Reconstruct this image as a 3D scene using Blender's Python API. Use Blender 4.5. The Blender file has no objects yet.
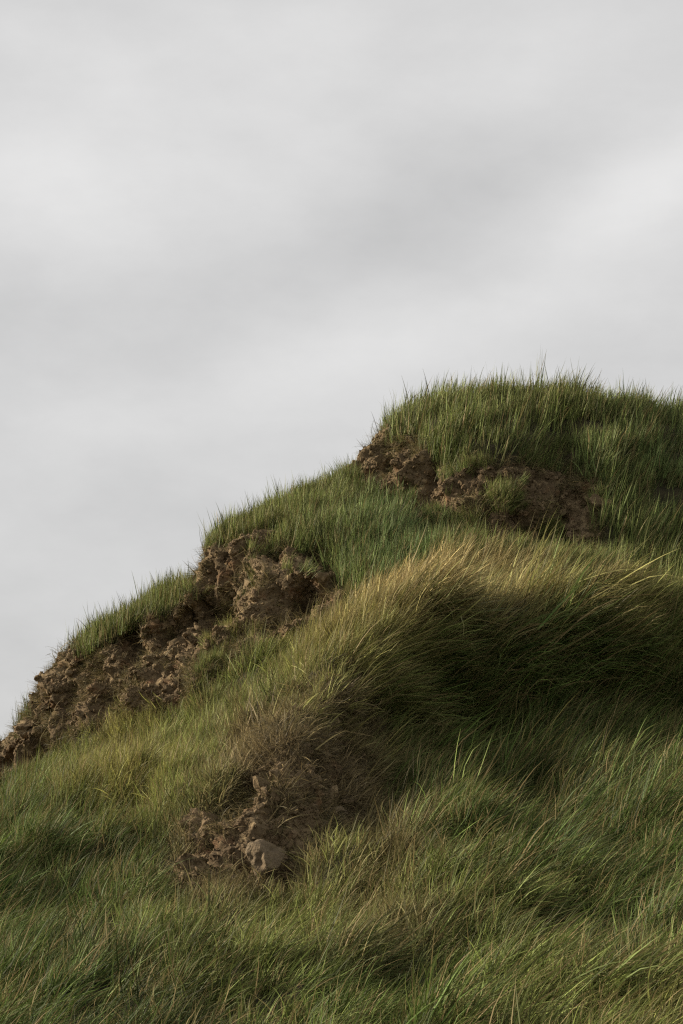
import bpy, math, random
import numpy as np
from mathutils import Vector

random.seed(7)
rng = np.random.default_rng(11)
R = math.radians
SC = bpy.context.scene
COL = SC.collection

# ------------------------------------------------------------------ camera
CAM = np.array([0.0, 0.0, 1.7])
PITCH = R(10.0)
FPX, CX, CY = 2000.0, 341.5, 512.0
cam_data = bpy.data.cameras.new("camera")
cam_data.sensor_fit = 'VERTICAL'
cam_data.sensor_height = 36.0
cam_data.lens = FPX / 1024.0 * 36.0
cam_data.clip_start = 0.1
cam_data.clip_end = 20000.0
cam = bpy.data.objects.new("camera", cam_data)
cam.location = CAM
cam.rotation_euler = (R(90) + PITCH, 0, 0)
COL.objects.link(cam)
SC.camera = cam

# ------------------------------------------------------------------ sky, sun, exposure
SUN_EL, SUN_AZ = R(21.5), R(-77)      # azimuth from +Y towards +X: the sun stands to the left, a little beyond the hill
SC.view_settings.view_transform = 'Standard'
SC.view_settings.look = 'None'
SC.view_settings.exposure = 0.835
SC.view_settings.gamma = 1.0
SC.cycles.filter_width = 1.3
SC.cycles.use_denoising = False
SC.cycles.denoising_prefilter = 'ACCURATE'
SC.cycles.max_bounces = 6
SC.cycles.diffuse_bounces = 3
SC.cycles.transmission_bounces = 3

world = bpy.data.worlds.new("World")
SC.world = world
world.use_nodes = True
wn, wl = world.node_tree.nodes, world.node_tree.links
for n in list(wn):
    wn.remove(n)
w_out = wn.new('ShaderNodeOutputWorld')
w_bg = wn.new('ShaderNodeBackground')
w_bg.inputs['Strength'].default_value = 0.056
w_sky = wn.new('ShaderNodeTexSky')
w_sky.sky_type = 'NISHITA'
w_sky.sun_disc = False
w_sky.sun_elevation = SUN_EL
w_sky.sun_rotation = SUN_AZ
w_tc = wn.new('ShaderNodeTexCoord')


def wmath(op, a, b=None, clamp=False):
    n = wn.new('ShaderNodeMath')
    n.operation = op
    n.use_clamp = clamp
    for i, s in enumerate((a, b)):
        if s is None:
            continue
        if isinstance(s, (int, float)):
            n.inputs[i].default_value = s
        else:
            wl.new(s, n.inputs[i])
    return n.outputs[0]


def wnoise(scale_vec, offset, scale, detail, rough):
    mp = wn.new('ShaderNodeMapping')
    mp.inputs['Scale'].default_value = scale_vec
    mp.inputs['Location'].default_value = offset
    wl.new(w_tc.outputs['Generated'], mp.inputs['Vector'])
    nz = wn.new('ShaderNodeTexNoise')
    nz.inputs['Scale'].default_value = scale
    nz.inputs['Detail'].default_value = detail
    nz.inputs['Roughness'].default_value = rough
    wl.new(mp.outputs[0], nz.inputs['Vector'])
    return nz.outputs['Fac']


def ray(u, v):
    """unit direction of a photo pixel"""
    x = (u - CX) / FPX
    y = -(v - CY) / FPX
    d = np.array([x, math.cos(PITCH) - y * math.sin(PITCH), math.sin(PITCH) + y * math.cos(PITCH)])
    return d / np.linalg.norm(d)


def wlobe(u, v, su, sv, tilt):
    """a soft bank of cloud in the direction of (u, v), su x sv radians wide"""
    d = ray(u, v)
    az, el = math.atan2(d[0], d[1]), math.asin(d[2])
    sx = wn.new('ShaderNodeSeparateXYZ')
    wl.new(w_tc.outputs['Generated'], sx.inputs[0])
    a = wmath('ARCTAN2', sx.outputs[0], sx.outputs[1])
    e = wmath('ARCSINE', sx.outputs[2])
    da = wmath('DIVIDE', wmath('SUBTRACT', a, az), su)
    # banks tilt a little, as in the photograph
    de = wmath('DIVIDE', wmath('SUBTRACT', wmath('SUBTRACT', e, el), wmath('MULTIPLY', wmath('SUBTRACT', a, az), tilt)), sv)
    r2 = wmath('ADD', wmath('MULTIPLY', da, da), wmath('MULTIPLY', de, de))
    return wmath('EXPONENT', wmath('MULTIPLY', r2, -1.0))


n1 = wnoise((1.0, 1.0, 1.9), (3.1, 0.7, 0.2), 5.5, 5.0, 0.5)
n2 = wnoise((1.0, 1.0, 2.0), (1.3, 4.7, 1.9), 11.0, 6.0, 0.6)
br = wmath('ADD', 0.69, wmath('MULTIPLY', wmath('SUBTRACT', n1, 0.5), 0.26))
br = wmath('ADD', br, wmath('MULTIPLY', wmath('SUBTRACT', n2, 0.5), 0.17))
for (u, v, su, sv, tilt, amp) in ((110, 150, .095, .045, .1, .10), (645, 200, .065, .032, .45, .11), (250, 385, .12, .022, .25, .08),
                                  (390, 235, .11, .028, .36, -.095), (60, 300, .08, .022, .2, -.05), (40, 610, .16, .05, .1, -.05),
                                  (560, 50, .14, .03, .2, .03), (480, 330, .10, .02, .3, .04)):
    br = wmath('ADD', br, wmath('MULTIPLY', wlobe(u, v, su, sv, tilt), amp))
w_rgb = wn.new('ShaderNodeCombineColor')
wl.new(wmath('MULTIPLY', br, 10.0), w_rgb.inputs[0])
wl.new(wmath('ADD', wmath('MULTIPLY', br, 9.85), 0.06), w_rgb.inputs[1])
wl.new(wmath('ADD', wmath('MULTIPLY', br, 9.62), 0.16), w_rgb.inputs[2])
w_mix = wn.new('ShaderNodeMix')
w_mix.data_type = 'RGBA'
w_mix.inputs['Factor'].default_value = 0.95
wl.new(w_sky.outputs[0], w_mix.inputs['A'])
wl.new(w_rgb.outputs[0], w_mix.inputs['B'])
wl.new(w_mix.outputs['Result'], w_bg.inputs['Color'])
wl.new(w_bg.outputs[0], w_out.inputs['Surface'])

sun_data = bpy.data.lights.new("sun", 'SUN')
sun_data.energy = 5.0
sun_data.angle = R(1.0)
sun_data.color = (1.0, 0.88, 0.71)
sun = bpy.data.objects.new("sun", sun_data)
sdir = Vector((math.cos(SUN_EL) * math.sin(SUN_AZ), math.cos(SUN_EL) * math.cos(SUN_AZ), math.sin(SUN_EL)))
sun.rotation_euler = sdir.to_track_quat('Z', 'Y').to_euler()
sun.location = sdir * 60
COL.objects.link(sun)


# ------------------------------------------------------------------ numeric helpers
def hash3(ix, iy, iz, seed):
    h = (ix * 374761393 + iy * 668265263 + iz * 2147483647 + seed * 1274126177) & 0xffffffff
    h = ((h ^ (h >> 13)) * 1274126177) & 0xffffffff
    h = ((h ^ (h >> 16)) * 2246822519) & 0xffffffff
    return ((h ^ (h >> 15)) & 0xffffff) / float(0xffffff)


def vnoise(P, scale, seed=0):
    """value noise in -1..1"""
    Q = P * scale
    I = np.floor(Q).astype(np.int64)
    F = Q - I
    F = F * F * F * (F * (F * 6 - 15) + 10)
    out = 0
    for dx in (0, 1):
        wx = F[..., 0] if dx else 1 - F[..., 0]
        for dy in (0, 1):
            wy = F[..., 1] if dy else 1 - F[..., 1]
            for dz in (0, 1):
                wz = F[..., 2] if dz else 1 - F[..., 2]
                out = out + wx * wy * wz * hash3(I[..., 0] + dx, I[..., 1] + dy, I[..., 2] + dz, seed)
    return out * 2 - 1


def fbm(P, scale, octaves, seed=0, gain=0.5):
    s, a, t = 0, 1.0, 0
    for o in range(octaves):
        s = s + a * vnoise(P + 17.3 * o, scale * 2.03 ** o, seed + o)
        t += a
        a *= gain
    return s / t


def pchip(x, y, q):
    """monotone cubic through (x, y) rows of y; y may be (K,) or (K, N); constant slope outside"""
    x = np.asarray(x, float)
    y = np.asarray(y, float)
    flat = y.ndim == 1
    if flat:
        y = y[:, None]
    h = np.diff(x)[:, None]
    dlt = np.diff(y, axis=0) / h
    m = np.zeros_like(y)
    if len(x) > 2:
        w1 = 2 * h[1:] + h[:-1]
        w2 = h[1:] + 2 * h[:-1]
        same = dlt[:-1] * dlt[1:] > 0
        with np.errstate(divide='ignore', invalid='ignore'):
            mm = (w1 + w2) / (w1 / dlt[:-1] + w2 / dlt[1:])
        m[1:-1] = np.where(same, np.nan_to_num(mm), 0)
    m[0], m[-1] = dlt[0], dlt[-1]
    q = np.asarray(q, float)
    i = np.clip(np.searchsorted(x, q, side='right') - 1, 0, len(x) - 2)
    qq = np.clip(q, x[0], x[-1])
    t = ((qq - x[i]) / (x[i + 1] - x[i]))[:, None]
    hh = (x[i + 1] - x[i])[:, None]
    r = ((2 * t**3 - 3 * t**2 + 1) * y[i] + (t**3 - 2 * t**2 + t) * hh * m[i]
         + (-2 * t**3 + 3 * t**2) * y[i + 1] + (t**3 - t**2) * hh * m[i + 1])
    return r[:, 0] if flat else r


def poly_sd(px, py, poly):
    """signed distance to polygon, positive inside (pixels)"""
    poly = np.asarray(poly, float)
    d2 = np.full(px.shape, 1e18)
    inside = np.zeros(px.shape, bool)
    n = len(poly)
    for i in range(n):
        ax, ay = poly[i]
        bx, by = poly[(i + 1) % n]
        ex, ey = bx - ax, by - ay
        t = np.clip(((px - ax) * ex + (py - ay) * ey) / (ex * ex + ey * ey), 0, 1)
        d2 = np.minimum(d2, (px - ax - t * ex) ** 2 + (py - ay - t * ey) ** 2)
        c = (ay > py) != (by > py)
        with np.errstate(divide='ignore', invalid='ignore'):
            xi = ax + (py - ay) / (by - ay if by != ay else 1e-9) * ex
        inside ^= c & (px < xi)
    d = np.sqrt(d2)
    return np.where(inside, d, -d)


def sstep(a, b, x):
    t = np.clip((x - a) / (b - a), 0, 1)
    return t * t * (3 - 2 * t)


# ------------------------------------------------------------------ the hill: profiles seen from the path, lofted into one surface
# each row: (bearing, height mark, distance in metres), from the path at the viewer's feet to the far side of the hill
ROWS = [
    [(-2600, 1700, 4.2), (0, 1700, 4.0), (683, 1700, 4.0), (3000, 1690, 4.2)],
    [(-2600, 1200, 10.5), (0, 1200, 10.5), (683, 1200, 10.5), (3000, 1195, 10.5)],
    [(-2600, 1085, 15), (-300, 1075, 14.6), (0, 1062, 14.5), (350, 1066, 14.3), (683, 1058, 14.2), (1200, 1050, 14.2), (3000, 1080, 14.5)],
    # low hummocks across the foot
    [(-2600, 1060, 18), (-400, 1010, 17.8), (0, 962, 17.6), (150, 965, 17.4), (300, 978, 16.8), (450, 985, 16.4), (570, 975, 16.3), (683, 962, 16.2), (1200, 950, 16.2), (3000, 1050, 17)],
    [(-2600, 1030, 21), (-400, 960, 21), (0, 892, 20.6), (90, 898, 20.6), (150, 900, 20.6), (230, 912, 19.6), (300, 915, 19.4), (380, 905, 19.2), (450, 890, 19.0), (560, 880, 19.0), (683, 868, 19.0), (1200, 850, 19.0), (3000, 1020, 20)],
    # foot of the small scar
    [(-2600, 1010, 24), (-400, 925, 24), (0, 852, 23.6), (100, 838, 23.4), (180, 860, 21.6), (230, 882, 20.9), (300, 878, 20.9), (350, 850, 21.4), (400, 822, 22.4), (450, 808, 22.8), (560, 795, 22.8), (683, 780, 23.0), (1200, 770, 23), (3000, 1000, 24)],
    # top of the scar / lower edge of the shaded bowl
    [(-2600, 1000, 27), (-400, 895, 27.5), (0, 822, 26.8), (100, 786, 26.3), (180, 775, 24.6), (230, 762, 23.3), (300, 736, 23.4), (350, 726, 24.4), (400, 718, 25.6), (450, 712, 26.0), (560, 705, 26.1), (683, 705, 26.3), (1200, 720, 26), (3000, 980, 26)],
    # shoulder under the crest
    [(-2600, 990, 29), (-400, 880, 30), (0, 806, 29.2), (100, 752, 28.9), (180, 720, 28.1), (260, 682, 27.4), (330, 652, 26.9), (400, 628, 26.7), (450, 617, 26.8), (520, 616, 27.0), (600, 622, 27.1), (683, 632, 27.3), (1200, 680, 27), (3000, 970, 28)],
    # crest of the front mound
    [(-2600, 985, 31), (-400, 870, 31.5), (-100, 830, 31), (0, 795, 30.6), (75, 750, 30.5), (150, 714, 30.1), (200, 691, 29.7), (260, 663, 29.2), (330, 627, 28.8), (380, 604, 28.5), (450, 582, 28.3), (520, 580, 28.5), (600, 586, 28.8), (683, 596, 29.2), (1200, 660, 29), (3000, 960, 30)],
    # hollow behind the crest
    [(-2600, 985, 33), (-400, 880, 33), (-100, 842, 32.6), (0, 808, 32.2), (75, 764, 32.2), (150, 728, 32), (200, 706, 31.6), (260, 679, 31.2), (330, 645, 30.9), (380, 622, 30.6), (450, 602, 30.5), (520, 600, 30.6), (600, 605, 30.8), (683, 612, 31), (1200, 670, 31), (3000, 960, 32)],
    # foot of the bank behind
    [(-2600, 983, 34), (-400, 872, 34), (-100, 836, 33.6), (0, 800, 33.2), (75, 752, 33.2), (150, 712, 33.2), (200, 690, 33), (260, 664, 32.6), (330, 628, 32.4), (380, 606, 32.3), (450, 590, 32.4), (520, 592, 32.6), (600, 598, 32.8), (683, 606, 33), (1200, 665, 33), (3000, 958, 34)],
    # top of the lower bare bank
    [(-2600, 982, 35), (-400, 866, 34.6), (-60, 806, 34.4), (0, 764, 34.3), (40, 726, 34.5), (75, 676, 34.8), (110, 652, 34.9), (150, 634, 35.1), (190, 622, 35.2), (215, 606, 35.1), (240, 588, 34.8), (290, 566, 34.4), (325, 566, 34.1), (350, 578, 33.7), (400, 574, 33.5), (450, 564, 33.7), (520, 564, 33.9), (600, 575, 34), (683, 592, 34), (1200, 660, 34), (3000, 956, 35)],
    # turf lip, terrace edge
    [(-2600, 981, 35.5), (-400, 864, 34.6), (-60, 800, 34.3), (0, 754, 34.25), (40, 716, 34.4), (75, 662, 34.65), (110, 640, 34.75), (150, 616, 34.95), (190, 600, 35.05), (205, 590, 35.1), (215, 572, 35.4), (240, 552, 35.4), (290, 538, 35.2), (340, 532, 35.0), (380, 540, 34.8), (430, 545, 34.6), (470, 536, 34.8), (520, 540, 34.9), (560, 552, 34.9), (600, 562, 34.9), (683, 580, 34.9), (1200, 655, 35), (3000, 954, 36)],
    # foot of the upper bare bank
    [(-2600, 980, 36.5), (-400, 862, 35.2), (-60, 797, 34.9), (0, 750, 34.8), (40, 712, 34.9), (75, 657, 35.1), (110, 635, 35.2), (150, 610, 35.3), (190, 594, 35.5), (205, 582, 35.7), (214, 556, 36.2), (240, 538, 36.5), (290, 517, 36.8), (340, 502, 37.0), (365, 497, 37.0), (400, 512, 36.6), (440, 534, 36.0), (480, 530, 36.0), (540, 540, 36.1), (590, 551, 36.1), (683, 566, 36.0), (1200, 645, 36), (3000, 950, 37)],
    # top of the upper bare bank
    [(-2600, 979, 37.5), (-400, 861, 35.8), (-60, 796, 35.4), (0, 748.5, 35.3), (40, 710, 35.4), (75, 655.5, 35.6), (110, 633, 35.7), (150, 608, 35.8), (190, 592, 36), (205, 580, 36.2), (213, 553, 36.6), (240, 534, 37.0), (290, 512, 37.4), (340, 494, 37.7), (360, 473, 37.6), (375, 452, 37.5), (400, 444, 37.5), (430, 446, 37.4), (480, 464, 37.2), (540, 484, 37.1), (590, 496, 37.1), (620, 520, 36.9), (683, 540, 36.9), (1200, 630, 37), (3000, 945, 38)],
    # skyline
    [(-2600, 978, 40), (-400, 860, 37), (-150, 822, 36.7), (-60, 795, 36.4), (0, 748, 36.3), (30, 727, 36.3), (55, 700, 36.4), (72, 668, 36.5), (78, 655, 36.6), (110, 633, 36.7), (150, 608, 36.9), (190, 591, 37.2), (209, 577, 37.3), (214, 546, 37.7), (240, 533, 38.0), (290, 510, 38.5), (340, 491, 38.8), (358, 471, 38.8), (374, 446, 38.8), (385, 430, 39.0), (420, 414, 39.4), (470, 402, 39.9), (520, 398, 40.3), (560, 399, 40.5), (600, 405, 40.6), (640, 411, 40.6), (683, 417, 40.6), (800, 440, 40.6), (1200, 560, 41), (3000, 940, 42)],
    # far side
    [(-2600, 975, 46), (-400, 885, 41), (-60, 830, 41), (0, 790, 41), (75, 705, 41), (150, 655, 41.5), (213, 605, 42), (290, 555, 43), (360, 515, 43.5), (420, 455, 44.5), (520, 435, 45.5), (683, 450, 46), (1200, 590, 46), (3000, 940, 47)],
    [(-2600, 970, 60), (-400, 930, 55), (0, 900, 56), (213, 830, 58), (420, 750, 60), (683, 740, 62), (1200, 800, 62), (3000, 940, 62)],
    [(-2600, 990, 80), (-400, 960, 78), (0, 945, 78), (420, 935, 80), (683, 930, 82), (1200, 935, 82), (3000, 990, 80)],
]
SUBS = [6, 14, 30, 36, 42, 52, 50, 36, 14, 16, 36, 14, 22, 40, 46, 12, 8, 5]
u_in = np.arange(-70, 754, 1.7)
u_l = -70 - np.cumsum(np.geomspace(4, 210, 38))
u_r = 754 + np.cumsum(np.geomspace(4, 190, 38))
U = np.concatenate([u_l[::-1], u_in, u_r])
U = U[(U > -2600) & (U < 3000)]
VK = np.array([pchip([p[0] for p in r], [p[1] for p in r], U) for r in ROWS])
DK = np.array([pchip([p[0] for p in r], [p[2] for p in r], U) for r in ROWS])
turn = np.interp(U, [-420, -60, 215, 340, 375, 480, 600, 760], [4.2, 3.6, 0.3, 0.5, .3, 0, 0, 0])
DK[9:18] += turn * np.array([.8, 1, 1, 1, 1, 1, 1, 1, 1])[:, None]
turn2 = np.interp(U, [214, 320, 345, 375, 480, 600, 700, 760], [0, 0, .7, .6, -.2, -.9, -.7, -.5])
DK[13:18] += turn2
# the front crest stands a little lower than its grass tips; the bowl under it is scooped out
VK[7:10] += 16 * sstep(-120, 20, U) + 33 * np.exp(-((U - 195) / 85.0) ** 2)
VK[10] += 6 * sstep(-120, 20, U)
# a spur runs from the crest down to the left; its right side falls away steeply into the bowl
def fall(u_ridge, width, far):
    return sstep(u_ridge, u_ridge + width, U) * (1 - .45 * sstep(far, far + 260, U))


DK[3] += 1.0 * sstep(380, 760, U)
DK[4] += 1.5 * sstep(320, 720, U)
DK[5] += 1.8 * fall(235, 330, 640)
DK[6] += 1.85 * fall(285, 190, 600)
DK[7] += 1.05 * fall(345, 130, 640)
DK[6] -= .30 * np.exp(-((U - 275) / 60.0) ** 2)
DK[7] -= .30 * np.exp(-((U - 340) / 60.0) ** 2)
DK[5] -= .05 * np.exp(-((U - 200) / 50.0) ** 2)
VK[6] += 16 * fall(330, 120, 560)
VK[7] -= 8 * np.exp(-((U - 345) / 60.0) ** 2)
DK[14] += .9 * np.exp(-((U - 562) / 34.0) ** 2)
DK[13] += .6 * np.exp(-((U - 562) / 34.0) ** 2)
VK[13] += 15 * np.exp(-((U - 515) / 75.0) ** 2)
VK[12] += 12 * np.exp(-((U - 515) / 75.0) ** 2)
VK[14] -= 8 * np.exp(-((U - 520) / 80.0) ** 2)
T = np.concatenate([np.linspace(i, i + 1, s, endpoint=False) for i, s in enumerate(SUBS)] + [[len(ROWS) - 1.0]])
K = np.arange(len(ROWS))
V = pchip(K, VK, T)
D = pchip(K, DK, T)
UU = np.broadcast_to(U, V.shape)
NR, NC = V.shape


def unproject(u, v, d):
    x = (u - CX) / FPX
    y = -(v - CY) / FPX
    dy = math.cos(PITCH) - y * math.sin(PITCH)
    dz = math.sin(PITCH) + y * math.cos(PITCH)
    s = d / dy
    return np.stack([CAM[0] + x * s, CAM[1] + dy * s, CAM[2] + dz * s], -1)


def project(P):
    q = P - CAM
    f = q[..., 1] * math.cos(PITCH) + q[..., 2] * math.sin(PITCH)
    up = -q[..., 1] * math.sin(PITCH) + q[..., 2] * math.cos(PITCH)
    return CX + FPX * q[..., 0] / f, CY - FPX * up / f


P = unproject(UU, V, D)
edge = sstep(-1500, -2550, UU) + sstep(1700, 2950, UU)
P[..., 2] = P[..., 2] * (1 - edge) - 0.9 * edge
back = np.repeat((T >= 8.6)[:, None], NC, 1)     # part of the hill beyond the front crest


def grid_normals(P):
    du = np.gradient(P, axis=1)
    dt = np.gradient(P, axis=0)
    n = np.cross(du, dt)
    return n / (np.linalg.norm(n, axis=-1, keepdims=True) + 1e-12)


# bare earth, mapped on the hill
BARE_BACK = [
    [(-90, 820), (-40, 775), (0, 738), (30, 722), (52, 688), (62, 668), (72, 650), (84, 652), (120, 636), (155, 616), (190, 598), (196, 570), (205, 545), (218, 542), (232, 549),
     (275, 528), (296, 522), (264, 552), (256, 585), (244, 640), (226, 672), (180, 706), (120, 715), (70, 745), (0, 792), (-60, 830)],
    [(258, 560), (300, 548), (328, 552), (348, 588), (372, 598), (334, 626), (292, 640), (258, 662), (236, 664), (224, 634), (246, 594)],
    [(338, 478), (362, 440), (382, 428), (400, 436), (426, 440), (434, 456), (462, 462), (478, 468), (520, 472), (562, 478), (604, 494), (602, 550),
     (562, 572), (530, 568), (500, 566), (470, 566), (442, 550), (425, 526), (400, 510), (374, 496)],
]
BARE_FRONT = [
    [(176, 880), (186, 838), (212, 818), (236, 778), (276, 744), (322, 742), (352, 778), (346, 815), (316, 845), (306, 884), (268, 894), (230, 897), (192, 905)],
]
wob = fbm(P, 0.9, 3, 5) * 8 + fbm(P, 3.2, 2, 9) * 7
sdb = np.max([poly_sd(UU, V, p) for p in BARE_BACK], axis=0) + wob
sdf = np.max([poly_sd(UU, V, p) for p in BARE_FRONT], axis=0) + wob * 0.9
BARE = np.where(back, sstep(-5, 6, sdb), sstep(-6, 8, sdf))
MESSY = np.where(~back, sstep(-14, 14, poly_sd(UU, V, [(235, 775), (262, 730), (300, 700), (350, 682), (388, 715), (372, 765), (402, 805), (372, 842), (320, 870), (300, 800)]) + wob * 2.2), 0)
BARE = np.maximum(BARE, MESSY * np.clip(.55 + .9 * fbm(P, 2.4, 3, 13), 0, .95))
BARE[T > 16.3] *= 0

# relief: hummocks under the grass, ribs and ledges on the bare banks
N0 = grid_normals(P)
tame = 1 - edge
hum = fbm(P, 0.42, 3, 21)
PA = P * np.array([1, .5, 1])
hum2 = fbm(PA, 1.5, 3, 31)
front_amt = np.where(back, np.where(np.repeat((T > 14)[:, None], NC, 1), .75, .35), 1.0) * sstep(8, 14, D)
sky_calm = np.repeat((1 - sstep(14.2, 15.0, T) * 0.7)[:, None], NC, 1)
hum3 = fbm(PA, 3.0, 2, 35)
disp = (hum * 0.24 * front_amt + (hum2 * 0.34 + hum3 * .17) * (.35 + .65 * front_amt)) * tame * (1 - BARE * 0.5) * sky_calm
P1 = P + np.array([0, 0, 1.0]) * disp[..., None]
Q = P.copy()
Q[..., 2] *= 0.22                      # ribs run down the bank
Q[..., 0] += P[..., 2] * 0.25
rib = 1 - 2 * np.abs(fbm(Q, 1.35, 3, 41))
rough = fbm(P, 2.6, 4, 51, 0.6)
chunk = np.abs(fbm(P, 5.5, 3, 61, 0.6))
bd = (rib * 0.58 - 0.30) + rough * 0.22 + (chunk - 0.3) * 0.18 + np.abs(vnoise(P, 11.0, 67)) * .08
hole = sstep(.12, .5, fbm(P, 1.5, 2, 43)) * .35
bd = bd - np.where(back, hole * .6, hole * 1.1 + .22)
bd = bd * BARE * np.where(back, 1.0, 0.8) * sky_calm
N1 = grid_normals(P1)
HN = N1 * np.array([1, 1, 0.45])
P = P1 + HN * bd[..., None]
NRM = grid_normals(P)

# ------------------------------------------------------------------ materials
def new_mat(name):
    m = bpy.data.materials.new(name)
    m.use_nodes = True
    nt = m.node_tree
    for n in list(nt.nodes):
        nt.nodes.remove(n)
    return m, nt.nodes, nt.links


def mixrgb(nd, lk, fac, a, b):
    n = nd.new('ShaderNodeMix')
    n.data_type = 'RGBA'
    for key, s in (('Factor', fac), ('A', a), ('B', b)):
        if hasattr(s, 'is_linked'):
            lk.new(s, n.inputs[key])
        elif key == 'Factor':
            n.inputs[key].default_value = s
        else:
            n.inputs[key].default_value = (*s, 1)
    return n.outputs['Result']


def noise(nd, lk, vec, scale, detail=4, rough=0.55):
    n = nd.new('ShaderNodeTexNoise')
    n.inputs['Scale'].default_value = scale
    n.inputs['Detail'].default_value = detail
    n.inputs['Roughness'].default_value = rough
    lk.new(vec, n.inputs['Vector'])
    return n.outputs['Fac']


def ramp(nd, lk, fac, lo, hi):
    n = nd.new('ShaderNodeMapRange')
    n.inputs['From Min'].default_value = lo
    n.inputs['From Max'].default_value = hi
    lk.new(fac, n.inputs['Value'])
    return n.outputs['Result']


def soil_colour(nd, lk, vec):
    c = mixrgb(nd, lk, ramp(nd, lk, noise(nd, lk, vec, 1.1, 5, 0.6), .32, .68), (.070, .048, .025), (.165, .120, .066))
    c = mixrgb(nd, lk, ramp(nd, lk, noise(nd, lk, vec, 6.0, 4, 0.6), .52, .75), c, (.31, .23, .125))
    c = mixrgb(nd, lk, ramp(nd, lk, noise(nd, lk, vec, 2.3, 3, 0.5), .58, .75), c, (.15, .082, .040))
    c = mixrgb(nd, lk, ramp(nd, lk, noise(nd, lk, vec, 24.0, 3, 0.6), .40, .25), c, (.045, .03, .018))
    return c


def make_ground_mat():
    m, nd, lk = new_mat("hillside_soil")
    out = nd.new('ShaderNodeOutputMaterial')
    bs = nd.new('ShaderNodeBsdfPrincipled')
    geo = nd.new('ShaderNodeNewGeometry')
    at = nd.new('ShaderNodeAttribute')
    at.attribute_name = 'bare'
    pos = geo.outputs['Position']
    soil = soil_colour(nd, lk, pos)
    thatch = mixrgb(nd, lk, ramp(nd, lk, noise(nd, lk, pos, 3.0, 5, .6), .35, .65), (.018, .017, .009), (.050, .042, .021))
    col = mixrgb(nd, lk, at.outputs['Fac'], thatch, soil)
    lk.new(col, bs.inputs['Base Color'])
    bs.inputs['Roughness'].default_value = 0.95
    bs.inputs['Specular IOR Level'].default_value = 0.15
    bp = nd.new('ShaderNodeBump')
    bp.inputs['Strength'].default_value = 0.9
    bp.inputs['Distance'].default_value = 0.05
    lk.new(noise(nd, lk, pos, 16.0, 6, .65), bp.inputs['Height'])
    lk.new(bp.outputs[0], bs.inputs['Normal'])
    lk.new(bs.outputs[0], out.inputs[0])
    return m


def make_clod_mat(name, tint=None):
    m, nd, lk = new_mat(name)
    out = nd.new('ShaderNodeOutputMaterial')
    bs = nd.new('ShaderNodeBsdfPrincipled')
    geo = nd.new('ShaderNodeNewGeometry')
    oi = nd.new('ShaderNodeObjectInfo')
    pos = geo.outputs['Position']
    c = soil_colour(nd, lk, pos)
    if tint:
        c = mixrgb(nd, lk, 0.72, c, tint)
    else:
        c = mixrgb(nd, lk, ramp(nd, lk, oi.outputs['Random'], .45, 1.3), c, (.17, .12, .07))
    spk = noise(nd, lk, pos, 40.0, 4, .7)
    c = mixrgb(nd, lk, ramp(nd, lk, spk, .55, .8), c, (.23, .17, .10))
    c = mixrgb(nd, lk, ramp(nd, lk, spk, .42, .25), c, (.05, .033, .02))
    lk.new(c, bs.inputs['Base Color'])
    bs.inputs['Roughness'].default_value = 0.95
    bs.inputs['Specular IOR Level'].default_value = 0.15
    bp = nd.new('ShaderNodeBump')
    bp.inputs['Strength'].default_value = 0.8
    bp.inputs['Distance'].default_value = 0.03
    lk.new(noise(nd, lk, pos, 28.0, 5, .65), bp.inputs['Height'])
    lk.new(bp.outputs[0], bs.inputs['Normal'])
    lk.new(bs.outputs[0], out.inputs[0])
    return m


def make_grass_mat(name, attr_type='INSTANCER', fixed=None):
    m, nd, lk = new_mat(name)
    out = nd.new('ShaderNodeOutputMaterial')
    if fixed is None:
        a = nd.new('ShaderNodeAttribute')
        a.attribute_type = attr_type
        a.attribute_name = 'col'
        base = a.outputs['Color']
    else:
        rgb = nd.new('ShaderNodeRGB')
        rgb.outputs[0].default_value = (*fixed, 1)
        base = rgb.outputs[0]
    b = nd.new('ShaderNodeAttribute')
    b.attribute_name = 'blade'
    sp = nd.new('ShaderNodeSeparateColor')
    lk.new(b.outputs['Color'], sp.inputs[0])
    hgt, tone, dry = sp.outputs[0], sp.outputs[1], sp.outputs[2]
    # each blade its own shade; some blades dead straw; tips paler
    v = nd.new('ShaderNodeMapRange')
    v.inputs['To Min'].default_value = 0.3
    v.inputs['To Max'].default_value = 2.9
    lk.new(tone, v.inputs['Value'])
    mul = nd.new('ShaderNodeVectorMath')
    mul.operation = 'SCALE'
    lk.new(base, mul.inputs[0])
    lk.new(v.outputs['Result'], mul.inputs['Scale'])
    c = mixrgb(nd, lk, ramp(nd, lk, dry, .80, .95), mul.outputs[0], (.27, .205, .095))
    tipf = nd.new('ShaderNodeMath')
    tipf.operation = 'MULTIPLY'
    lk.new(ramp(nd, lk, hgt, .55, 1.15), tipf.inputs[0])
    tipf.inputs[1].default_value = 0.3
    c = mixrgb(nd, lk, tipf.outputs[0], c, (.24, .20, .085))
    bs = nd.new('ShaderNodeBsdfPrincipled')
    bs.inputs['Roughness'].default_value = 0.6
    bs.inputs['Specular IOR Level'].default_value = 0.14
    lk.new(c, bs.inputs['Base Color'])
    tr = nd.new('ShaderNodeBsdfTranslucent')
    lk.new(c, tr.inputs['Color'])
    mx = nd.new('ShaderNodeMixShader')
    mx.inputs[0].default_value = 0.24
    lk.new(bs.outputs[0], mx.inputs[1])
    lk.new(tr.outputs[0], mx.inputs[2])
    lk.new(mx.outputs[0], out.inputs[0])
    return m


M_GROUND = make_ground_mat()
M_CLOD = make_clod_mat("dry_clod_soil")
M_STONE = make_clod_mat("weathered_stone", (.145, .113, .074))
M_GRASS = make_grass_mat("grass_blades")

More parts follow.
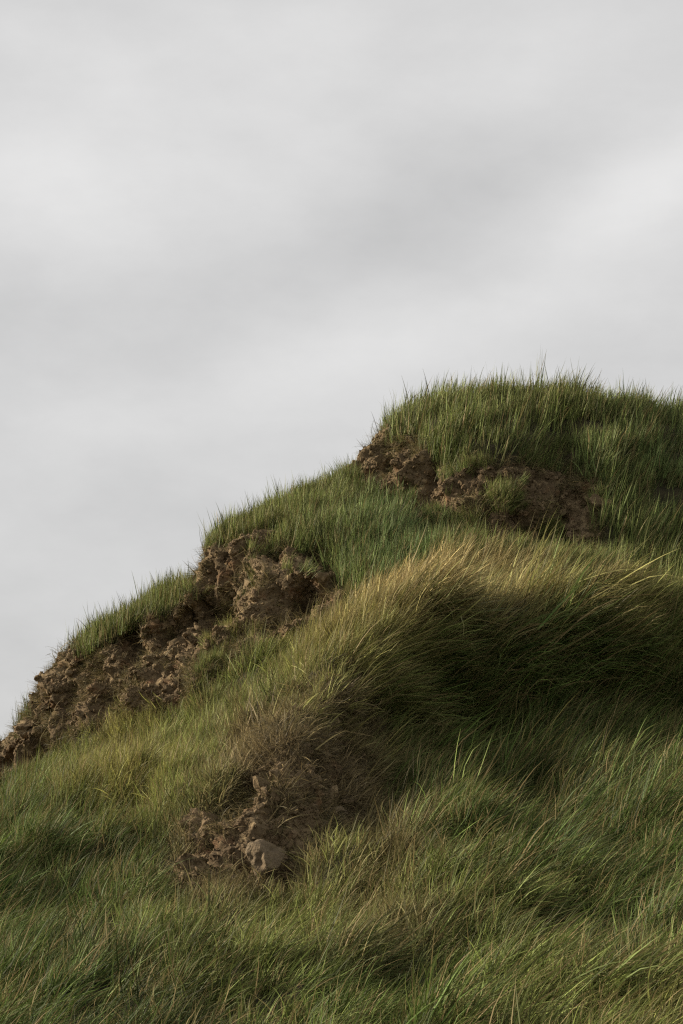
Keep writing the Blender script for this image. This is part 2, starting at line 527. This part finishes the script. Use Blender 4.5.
# ------------------------------------------------------------------ ground meshes
def link_mesh(name, verts, faces, mat, smooth=True):
    me = bpy.data.meshes.new(name)
    me.from_pydata(verts, [], faces)
    me.materials.append(mat)
    if smooth:
        me.polygons.foreach_set('use_smooth', [True] * len(me.polygons))
    me.update()
    ob = bpy.data.objects.new(name, me)
    COL.objects.link(ob)
    return ob


def grid_mesh(name, P, bare, mat):
    nr, nc = P.shape[:2]
    idx = np.arange(nr * nc).reshape(nr, nc)
    q = np.stack([idx[:-1, :-1], idx[:-1, 1:], idx[1:, 1:], idx[1:, :-1]], -1).reshape(-1, 4)
    me = bpy.data.meshes.new(name)
    me.vertices.add(nr * nc)
    me.vertices.foreach_set('co', P.astype(np.float32).ravel())
    me.loops.add(q.size)
    me.loops.foreach_set('vertex_index', q.astype(np.int32).ravel())
    me.polygons.add(len(q))
    me.polygons.foreach_set('loop_start', np.arange(0, q.size, 4, dtype=np.int32))
    me.polygons.foreach_set('use_smooth', np.ones(len(q), bool))
    a = me.attributes.new('bare', 'FLOAT', 'POINT')
    a.data.foreach_set('value', bare.astype(np.float32).ravel())
    me.materials.append(mat)
    me.update(calc_edges=True)
    me.validate()
    ob = bpy.data.objects.new(name, me)
    COL.objects.link(ob)
    return ob


hill = grid_mesh("hillside", P, BARE, M_GROUND)
hill['kind'] = 'structure'

gx = np.concatenate([-np.geomspace(6000, 20, 14), [0], np.geomspace(20, 6000, 14)])
GX, GY = np.meshgrid(gx, gx)
GP = np.stack([GX, GY, np.full(GX.shape, -0.32)], -1)
ground = grid_mesh("ground", GP, np.zeros(GX.shape), M_GROUND)
ground['kind'] = 'structure'


# ------------------------------------------------------------------ prototypes of grass tufts and clods
def tuft_mesh(name, n, length, lmin, radius, tilt, tilt_sd, curl, curl_sd, spread, width, seed, seg=5, dryp=0.5):
    """a tuft of bent tapering blades; +X is down-wind"""
    r = np.random.default_rng(seed)
    vs, fs, att = [], [], []
    ttone, tazo = r.uniform(), r.normal(0, .25)
    tilt, curl = tilt + r.normal(0, .12), curl + r.normal(0, .22)
    for b in range(n):
        L = length * r.uniform(lmin, 1.0)
        bx, by = r.normal(0, radius, 2)
        az = tazo + r.normal(0, spread)
        a = tilt + r.normal(0, tilt_sd)               # angle from vertical at the root
        c = curl + r.normal(0, curl_sd)               # extra bend from root to tip
        p = np.array([bx, by, -0.03])
        w0 = width * r.uniform(0.7, 1.3)
        tw = r.uniform(0, math.pi)
        tone, dry = np.clip(ttone * .5 + r.uniform() * .65 - .08, 0, 1) ** 1.9, r.uniform() ** (0.5 / dryp)
        base = len(vs)
        daz = r.normal(0, .35)
        for k in range(seg + 1):
            t = k / seg
            ang = a + c * t * t
            dirv = np.array([math.sin(ang) * math.cos(az + daz * t), math.sin(ang) * math.sin(az + daz * t), math.cos(ang)])
            side = np.array([-math.sin(az), math.cos(az), 0]) * math.cos(tw) + np.array([math.cos(az), math.sin(az), 0]) * math.sin(tw)
            w = w0 * (1 - t ** 1.6) * 0.5 + 0.0004
            if k < seg:
                vs += [p - side * w, p + side * w]
                att += [(t, tone, dry, 1)] * 2
            else:
                vs.append(p.copy())
                att.append((t, tone, dry, 1))
            p = p + dirv * (L / seg)
        for k in range(seg - 1):
            i = base + 2 * k
            fs.append((i, i + 1, i + 3, i + 2))
        i = base + 2 * (seg - 1)
        fs.append((i, i + 1, i + 2))
    me = bpy.data.meshes.new(name)
    me.from_pydata([tuple(v) for v in vs], [], fs)
    ca = me.attributes.new('blade', 'FLOAT_COLOR', 'POINT')
    ca.data.foreach_set('color', np.array(att, np.float32).ravel())
    me.materials.append(M_GRASS)
    me.polygons.foreach_set('use_smooth', [True] * len(me.polygons))
    me.update()
    return me


def clod_mesh(name, seed, mat, sub=1, rough=0.32, squash=(1, 1, .8), cuts=6, fine=0.0):
    import bmesh
    bm = bmesh.new()
    bmesh.ops.create_icosphere(bm, subdivisions=sub, radius=1.0)
    co = np.array([v.co[:] for v in bm.verts])
    off = seed * 3.7
    r = 1 + rough * fbm(co + off, 1.1, 2, seed) * 1.6 + rough * .5 * vnoise(co + off, 2.7, seed + 3)
    co = co * r[:, None] * np.array(squash)
    # split faces: flatten a few sides as broken earth and stone do
    g = np.random.default_rng(seed)
    for _ in range(cuts):
        d = g.normal(size=3)
        d /= np.linalg.norm(d)
        h = g.uniform(.55, .85)
        s = co @ d
        over = np.maximum(s - h, 0)
        co = co - over[:, None] * d * 0.85
    if fine:
        co = co * (1 + fine * fbm(co + off, 3.5, 3, seed + 9, .6) + fine * np.abs(fbm(co + off, 7.0, 2, seed + 19)))[:, None]
    for v, c in zip(bm.verts, co):
        v.co = c
    me = bpy.data.meshes.new(name)
    bm.to_mesh(me)
    bm.free()
    me.materials.append(mat)
    return me


def proto_collection(name, meshes):
    c = bpy.data.collections.new(name)
    for i, me in enumerate(meshes):
        o = bpy.data.objects.new(f"{name}.{i:03d}", me)
        c.objects.link(o)
    return c


def tset(name, seed, nvar=8, **k):
    return proto_collection(name, [tuft_mesh(f"{name}.{i:03d}", seed=seed + i, **k) for i in range(nvar)])


C_LONG = tset("windblown_tuft", 100, nvar=14, n=19, length=.78, lmin=.25, radius=.075, tilt=.40, tilt_sd=.22, curl=.85, curl_sd=.5, spread=.36, width=.0108)
C_SHORT = tset("short_tuft", 200, n=15, length=.36, lmin=.4, radius=.08, tilt=.35, tilt_sd=.28, curl=.7, curl_sd=.5, spread=.7, width=.010)
C_UP = tset("upright_tuft", 300, nvar=12, n=18, length=.54, lmin=.3, radius=.08, tilt=.16, tilt_sd=.2, curl=.5, curl_sd=.4, spread=.9, width=.0115)
C_DEAD = tset("dead_tuft", 400, n=12, length=.45, lmin=.4, radius=.06, tilt=.8, tilt_sd=.45, curl=1.2, curl_sd=.7, spread=1.2, width=.009, dryp=1.0)
C_STALK = tset("stalk_tuft", 500, n=3, length=.80, lmin=.6, radius=.10, tilt=.12, tilt_sd=.12, curl=.25, curl_sd=.25, spread=1.2, width=.013)
C_STRAND = tset("straw_strand_tuft", 600, n=5, length=1.05, lmin=.6, radius=.06, tilt=.35, tilt_sd=.12, curl=.9, curl_sd=.35, spread=.25, width=.011, dryp=1.2)
C_CRUMB = proto_collection("soil_crumb", [clod_mesh(f"soil_crumb.{i:03d}", 30 + i, M_CLOD, 2, .6, (1, .85, .7)) for i in range(8)])


def instancer(name, pts, euler, scale, idx, col, protos):
    me = bpy.data.meshes.new(name)
    me.vertices.add(len(pts))
    me.vertices.foreach_set('co', pts.astype(np.float32).ravel())
    a = me.attributes.new('rot', 'FLOAT_VECTOR', 'POINT')
    a.data.foreach_set('vector', euler.astype(np.float32).ravel())
    a = me.attributes.new('siz', 'FLOAT_VECTOR', 'POINT')
    a.data.foreach_set('vector', scale.astype(np.float32).ravel())
    a = me.attributes.new('idx', 'INT', 'POINT')
    a.data.foreach_set('value', idx.astype(np.int32))
    a = me.attributes.new('col', 'FLOAT_COLOR', 'POINT')
    a.data.foreach_set('color', np.concatenate([col, np.ones((len(col), 1))], 1).astype(np.float32).ravel())
    me.update()
    ob = bpy.data.objects.new(name, me)
    COL.objects.link(ob)
    ng = bpy.data.node_groups.new(name + "_scatter", 'GeometryNodeTree')
    ng.interface.new_socket('Geometry', in_out='INPUT', socket_type='NodeSocketGeometry')
    ng.interface.new_socket('Geometry', in_out='OUTPUT', socket_type='NodeSocketGeometry')
    gi, go = ng.nodes.new('NodeGroupInput'), ng.nodes.new('NodeGroupOutput')
    ci = ng.nodes.new('GeometryNodeCollectionInfo')
    ci.inputs['Collection'].default_value = protos
    ci.inputs['Separate Children'].default_value = True
    ci.inputs['Reset Children'].default_value = True
    ip = ng.nodes.new('GeometryNodeInstanceOnPoints')
    ip.inputs['Pick Instance'].default_value = True

    def named(nm, ty):
        n = ng.nodes.new('GeometryNodeInputNamedAttribute')
        n.data_type = ty
        n.inputs['Name'].default_value = nm
        return [o for o in n.outputs if o.enabled and o.name == 'Attribute'][0]
    er = ng.nodes.new('FunctionNodeEulerToRotation')
    L = ng.links
    L.new(named('rot', 'FLOAT_VECTOR'), er.inputs[0])
    L.new(er.outputs[0], ip.inputs['Rotation'])
    L.new(named('siz', 'FLOAT_VECTOR'), ip.inputs['Scale'])
    L.new(named('idx', 'INT'), ip.inputs['Instance Index'])
    L.new(gi.outputs[0], ip.inputs['Points'])
    L.new(ci.outputs[0], ip.inputs['Instance'])
    L.new(ip.outputs[0], go.inputs[0])
    md = ob.modifiers.new("scatter", 'NODES')
    md.node_group = ng
    ob['kind'] = 'stuff'
    return ob


# ------------------------------------------------------------------ scattering over the hill
cellA = np.linalg.norm(np.cross(P[1:, :-1] - P[:-1, :-1], P[:-1, 1:] - P[:-1, :-1]), axis=-1)
near = sstep(-420, -120, UU) * sstep(1150, 820, UU)
PU, PV = project(P)


def sample(weight, count):
    """count random places on the hill, weight per square metre -> flat arrays"""
    w = (weight[:-1, :-1] * cellA).ravel()
    s = w.sum()
    k = rng.choice(w.size, count, p=w / s)
    i, j = np.divmod(k, NC - 1)
    a, b = rng.random(count)[:, None], rng.random(count)[:, None]

    def bil(F):
        if F.ndim == 2:
            aa, bb = a[:, 0], b[:, 0]
        else:
            aa, bb = a, b
        return F[i, j] * (1 - aa) * (1 - bb) + F[i, j + 1] * (1 - aa) * bb + F[i + 1, j] * aa * (1 - bb) + F[i + 1, j + 1] * aa * bb
    n = bil(NRM)
    n /= np.linalg.norm(n, axis=1, keepdims=True)
    return dict(p=bil(P), n=n, u=bil(PU), v=bil(PV), bare=bil(BARE), t=T[i] + a[:, 0] * (T[np.minimum(i + 1, NR - 1)] - T[i]), back=back[i, j])


def orient(n, wind_az, upmix, jitter, lean=0.0):
    """euler angles: local Z between the slope normal and straight up, local X down-wind"""
    m = len(n)
    z = n * (1 - upmix) + np.array([0, 0, 1.0]) * upmix
    az = wind_az + rng.normal(0, jitter, m)
    x = np.stack([np.cos(az), np.sin(az), np.zeros(m)], 1)
    z = z + x * np.asarray(lean).reshape(-1, 1) if np.ndim(lean) else z + x * lean
    z /= np.linalg.norm(z, axis=1, keepdims=True)
    x = x - z * (x * z).sum(1, keepdims=True)
    x /= np.linalg.norm(x, axis=1, keepdims=True)
    y = np.cross(z, x)
    rx = np.arctan2(y[:, 2], z[:, 2])
    ry = -np.arcsin(np.clip(x[:, 2], -1, 1))
    rz = np.arctan2(x[:, 1], x[:, 0])
    return np.stack([rx, ry, rz], 1)


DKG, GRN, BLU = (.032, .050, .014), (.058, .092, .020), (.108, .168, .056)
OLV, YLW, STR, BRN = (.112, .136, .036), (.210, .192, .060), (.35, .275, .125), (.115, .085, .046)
PAL = (.130, .160, .048)
# colour of the vegetation from place to place: (bearing, height mark, reach, colour)
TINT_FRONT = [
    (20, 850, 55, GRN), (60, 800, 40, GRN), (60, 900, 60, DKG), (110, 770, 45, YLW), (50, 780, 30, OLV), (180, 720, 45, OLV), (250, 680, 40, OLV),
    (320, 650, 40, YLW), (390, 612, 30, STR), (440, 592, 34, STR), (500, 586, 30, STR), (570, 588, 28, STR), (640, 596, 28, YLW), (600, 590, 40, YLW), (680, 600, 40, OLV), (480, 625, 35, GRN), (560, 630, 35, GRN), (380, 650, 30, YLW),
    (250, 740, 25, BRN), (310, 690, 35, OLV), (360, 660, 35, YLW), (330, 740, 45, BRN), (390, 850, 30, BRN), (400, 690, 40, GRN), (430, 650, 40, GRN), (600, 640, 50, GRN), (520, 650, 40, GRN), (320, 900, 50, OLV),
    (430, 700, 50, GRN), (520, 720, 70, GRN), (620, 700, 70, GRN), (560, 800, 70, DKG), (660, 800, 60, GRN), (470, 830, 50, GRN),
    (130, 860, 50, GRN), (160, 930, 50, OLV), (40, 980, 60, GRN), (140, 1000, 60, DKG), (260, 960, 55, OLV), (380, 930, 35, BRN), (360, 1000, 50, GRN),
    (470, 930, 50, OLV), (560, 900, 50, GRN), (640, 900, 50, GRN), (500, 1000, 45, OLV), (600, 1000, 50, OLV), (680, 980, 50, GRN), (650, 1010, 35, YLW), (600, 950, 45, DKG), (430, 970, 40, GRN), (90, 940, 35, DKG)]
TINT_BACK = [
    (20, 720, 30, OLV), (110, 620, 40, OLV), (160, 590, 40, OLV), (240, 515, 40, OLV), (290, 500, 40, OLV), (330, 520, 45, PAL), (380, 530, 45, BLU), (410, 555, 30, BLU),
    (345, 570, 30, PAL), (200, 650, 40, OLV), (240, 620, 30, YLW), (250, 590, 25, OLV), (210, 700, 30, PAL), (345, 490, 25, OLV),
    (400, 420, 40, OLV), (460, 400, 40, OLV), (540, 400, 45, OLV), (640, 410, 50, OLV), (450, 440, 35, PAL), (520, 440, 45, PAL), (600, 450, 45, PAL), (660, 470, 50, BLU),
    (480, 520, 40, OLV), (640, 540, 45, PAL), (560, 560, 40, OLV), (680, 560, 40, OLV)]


def tint(s, table):
    u, v = s['u'], s['v']
    acc = np.zeros((len(u), 3))
    ws = np.full(len(u), 1e-9)
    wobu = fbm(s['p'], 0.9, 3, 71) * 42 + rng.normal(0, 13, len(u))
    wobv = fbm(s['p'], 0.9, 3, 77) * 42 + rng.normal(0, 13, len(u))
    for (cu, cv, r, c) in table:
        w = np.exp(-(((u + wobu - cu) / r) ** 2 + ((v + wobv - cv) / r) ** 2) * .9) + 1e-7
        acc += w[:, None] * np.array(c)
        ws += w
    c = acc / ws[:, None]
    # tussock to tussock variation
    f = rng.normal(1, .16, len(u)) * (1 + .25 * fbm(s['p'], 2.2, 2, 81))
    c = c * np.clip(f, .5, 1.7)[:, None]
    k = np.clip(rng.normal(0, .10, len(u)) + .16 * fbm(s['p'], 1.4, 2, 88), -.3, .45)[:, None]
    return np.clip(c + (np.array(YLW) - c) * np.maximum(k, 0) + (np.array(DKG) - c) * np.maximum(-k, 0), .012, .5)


def scatter(name, label, cat, weight, count, protos, table, wind, upmix, jit, size, size_sd, lean=0.0, sizef=None, colf=None):
    s = sample(weight, count)
    e = orient(s['n'], wind(s) if callable(wind) else wind, upmix, jit, lean(s) if callable(lean) else lean)
    sz = size * np.clip(rng.lognormal(0, size_sd, count), .5, 1.9)
    if sizef is not None:
        sz = sz * sizef(s)
    S = np.stack([sz ** .5 * size ** .5, sz ** .5 * size ** .5, sz], 1)
    S = np.stack([sz, sz, sz], 1)
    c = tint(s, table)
    if colf is not None:
        c = colf(s, c)
    ob = instancer(name, s['p'], e, S, rng.integers(0, len(protos.objects), count), c, protos)
    ob['label'] = label
    ob['category'] = cat
    return ob


grassy = 1 - np.clip(BARE * 1.1, 0, 1)
patch = .62 + 1.25 * fbm(P, 1.5, 3, 91)
TT = np.repeat(T[:, None], NC, 1)
# front mound: long wind-laid grass
w_front = grassy * near * (TT < 10.8) * (TT > 1.3) * np.clip(patch, .22, 1.5) * np.clip(1 - .45 * MESSY, 0, 1)
SCAR = np.where(~back, np.max([poly_sd(UU, V, p) for p in BARE_FRONT], axis=0), -999)


def size_front(s):
    u, v = s['u'], s['v']
    f = np.ones(len(u))
    f *= .54 + .14 * sstep(330, 480, u) * sstep(720, 800, v)
    f *= 1 - .22 * sstep(330, 220, u) * sstep(800, 700, v)
    f *= 1 + .30 * np.exp(-(((u - 470) / 120) ** 2 + ((v - 600) / 40) ** 2))
    f *= 1 + .85 * np.exp(-(((u - 520) / 160) ** 2 + ((v - 680) / 110) ** 2))
    d = poly_sd(u, v, BARE_FRONT[0])
    f *= .42 + .58 * sstep(0, 55, -d)
    return f * (1 + .55 * fbm(s['p'], 1.6, 2, 95))


def lean_front(s):
    return .12 + .28 * sstep(760, 960, s['v']) + .15 * sstep(350, 500, s['u']) + .55 * fbm(s['p'], 1.1, 2, 97)


def wind_front(s):
    return -0.12 + (.6 + .9 * sstep(780, 900, s['v'])) * fbm(s['p'], .8, 3, 99)


def col_front(s, c):
    d = poly_sd(s['u'], s['v'], BARE_FRONT[0])
    k = (sstep(38, -4, -d) * .75)[:, None]
    return c * (1 - k) + np.array(BRN) * k * rng.uniform(.6, 1.3, (len(c), 1))


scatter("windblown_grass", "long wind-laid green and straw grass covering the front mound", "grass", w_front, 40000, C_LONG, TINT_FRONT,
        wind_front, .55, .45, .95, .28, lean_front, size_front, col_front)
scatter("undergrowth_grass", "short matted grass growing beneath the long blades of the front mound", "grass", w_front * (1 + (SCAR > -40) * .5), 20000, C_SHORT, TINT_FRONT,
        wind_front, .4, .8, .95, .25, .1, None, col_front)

# bank behind: terrace, upper hill, turf on the skyline
top = back & (UU > 372) & (TT > 12.4) | back & (UU > 590) & (TT > 10.5)
w_top = grassy * near * top * (TT < 16.3) * np.clip(.55 + 1.5 * fbm(P, 1.9, 2, 93), .08, 1.6)
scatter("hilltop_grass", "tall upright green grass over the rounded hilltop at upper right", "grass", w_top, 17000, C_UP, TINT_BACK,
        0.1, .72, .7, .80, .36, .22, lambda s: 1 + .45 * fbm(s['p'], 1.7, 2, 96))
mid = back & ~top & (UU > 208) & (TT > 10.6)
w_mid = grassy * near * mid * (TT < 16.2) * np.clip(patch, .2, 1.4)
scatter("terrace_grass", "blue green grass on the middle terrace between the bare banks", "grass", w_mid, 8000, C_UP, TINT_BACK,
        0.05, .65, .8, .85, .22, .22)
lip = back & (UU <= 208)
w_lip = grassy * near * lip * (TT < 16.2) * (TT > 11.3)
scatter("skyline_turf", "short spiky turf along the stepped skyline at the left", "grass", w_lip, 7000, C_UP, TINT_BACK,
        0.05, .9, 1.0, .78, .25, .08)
w_st = w_top * (TT > 13.5)
w_sw = w_front * np.clip(np.exp(-(((UU - 500) / 130) ** 2 + ((V - 665) / 55) ** 2)) + .10 * sstep(300, 420, UU) * sstep(860, 780, V), 0, 1) * (~back)
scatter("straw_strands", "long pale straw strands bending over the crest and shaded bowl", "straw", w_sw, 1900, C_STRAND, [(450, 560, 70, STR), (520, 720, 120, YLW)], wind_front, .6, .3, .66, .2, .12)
scatter("seed_stalks", "thin taller stalks standing above the hilltop grass against the sky", "grass stalks", w_st, 420, C_STALK, TINT_BACK, 0.1, .85, 1.5, .95, .2, .06)
# thin growth in the bare banks, and dead thatch hanging round them
edgeb = np.clip(1 - np.abs(BARE - .5) * 2, 0, 1)
w_thin = (BARE * np.clip(fbm(P, 1.6, 3, 105) * 2.2 - .15, 0, 1) + edgeb * 1.5 * (1 - .6 * MESSY) + MESSY * .45) * near * (TT < 15.2)
scatter("thatch", "dead brown grass and roots hanging round the bare soil banks", "dead grass", w_thin, 9000, C_DEAD, TINT_BACK + TINT_FRONT,
        lambda s: np.arctan2(s['n'][:, 1], s['n'][:, 0]), .2, .7, .6, .3, .2, None,
        lambda s, c: np.array(BRN) * rng.uniform(.5, 1.5, (len(c), 1)) * .7 + c * .3)
w_tuft = BARE * back * near * (TT < 15.2) * np.clip(fbm(P, 1.3, 3, 115) * 3 - .35, 0, 1)
scatter("bank_tufts", "sparse short tufts rooted in the bare soil banks", "grass", w_tuft * (UU > 205), 1500, C_UP, TINT_BACK,
        0.1, .5, .8, .5, .25, .15)

# loose crumbs of soil
s = sample((BARE > .35) * near * (TT < 15.3) * (.4 + np.clip(rough, -.3, 1)), 24000)
sz = np.clip(rng.lognormal(math.log(.022), .55, 24000), .008, .07)
cr = instancer("soil_crumbs", s['p'], rng.uniform(0, 6.28, (24000, 3)), np.stack([sz, sz, sz], 1), rng.integers(0, 8, 24000), np.full((24000, 3), .1), C_CRUMB)
cr['label'] = "loose crumbs of dry brown soil scattered over the bare banks"
cr['category'] = "soil"

# ------------------------------------------------------------------ clods that stand out of the banks: pieces of the hillside
clods = [clod_mesh(f"clod.{i:03d}", 60 + i, M_CLOD, 3, .62, (1, .75, .6)) for i in range(10)]
s = sample((BARE > .6) * near * sstep(-30, 0, UU) * sstep(713, 690, UU) * (TT < 15), 150)
for i in range(150):
    o = bpy.data.objects.new("clod", clods[i % 10])
    r = float(np.clip(rng.lognormal(math.log(.10), .4), .06, .24))
    o.location = s['p'][i] - s['n'][i] * r * .25
    o.rotation_euler = rng.uniform(0, 6.28, 3)
    o.scale = (r, r * rng.uniform(.7, 1.1), r * rng.uniform(.6, 1))
    o.parent = hill
    COL.objects.link(o)
    o['kind'] = 'structure'


# ------------------------------------------------------------------ single stones
def surf_at(u, v, isback):
    m = np.where(back == isback, (PU - u) ** 2 + (PV - v) ** 2, 1e9)
    # nearest of the sheets facing the viewer
    k = np.argmin(m)
    i, j = divmod(k, NC)
    return P[i, j], NRM[i, j]


STONES = [
    ("boulder", 268, 862, .20, (1.05, .8, 1.0), 3, "large tan boulder embedded at the foot of the scar in the front mound"),
    ("earth_lump", 208, 838, .25, (1.0, .7, 1.15), 5, "biggest craggy orange lump of soil on the left edge of the front scar"),
    ("earth_lump", 192, 872, .17, (.8, .8, 1.1), 6, "small broken lump of soil below the craggy lump left of the large boulder"),
    ("boulder", 330, 815, .15, (1.3, .8, .55), 8, "flat tan stone at the right edge of the front scar under brown grass"),
]
for (kind, u, v, r, sq, seed, lab) in STONES:
    p, n = surf_at(u, v, False)
    hard = kind == "boulder"
    o = bpy.data.objects.new(kind, clod_mesh(kind, 200 + seed, M_STONE if hard else M_CLOD, 5, .30 if hard else .6, sq, 4 if hard else 4, .05 if hard else .16))
    o.location = p + n * r * (.2 if hard else .3)
    o.scale = (r, r, r)
    o.rotation_euler = (0, 0, rng.uniform(0, 6))
    COL.objects.link(o)
    o['label'] = lab
    o['category'] = "stone" if hard else "soil lump"
    o['group'] = "stones in the front scar" if hard else "soil lumps in the front scar"
print("tris hill", NR * NC * 2)
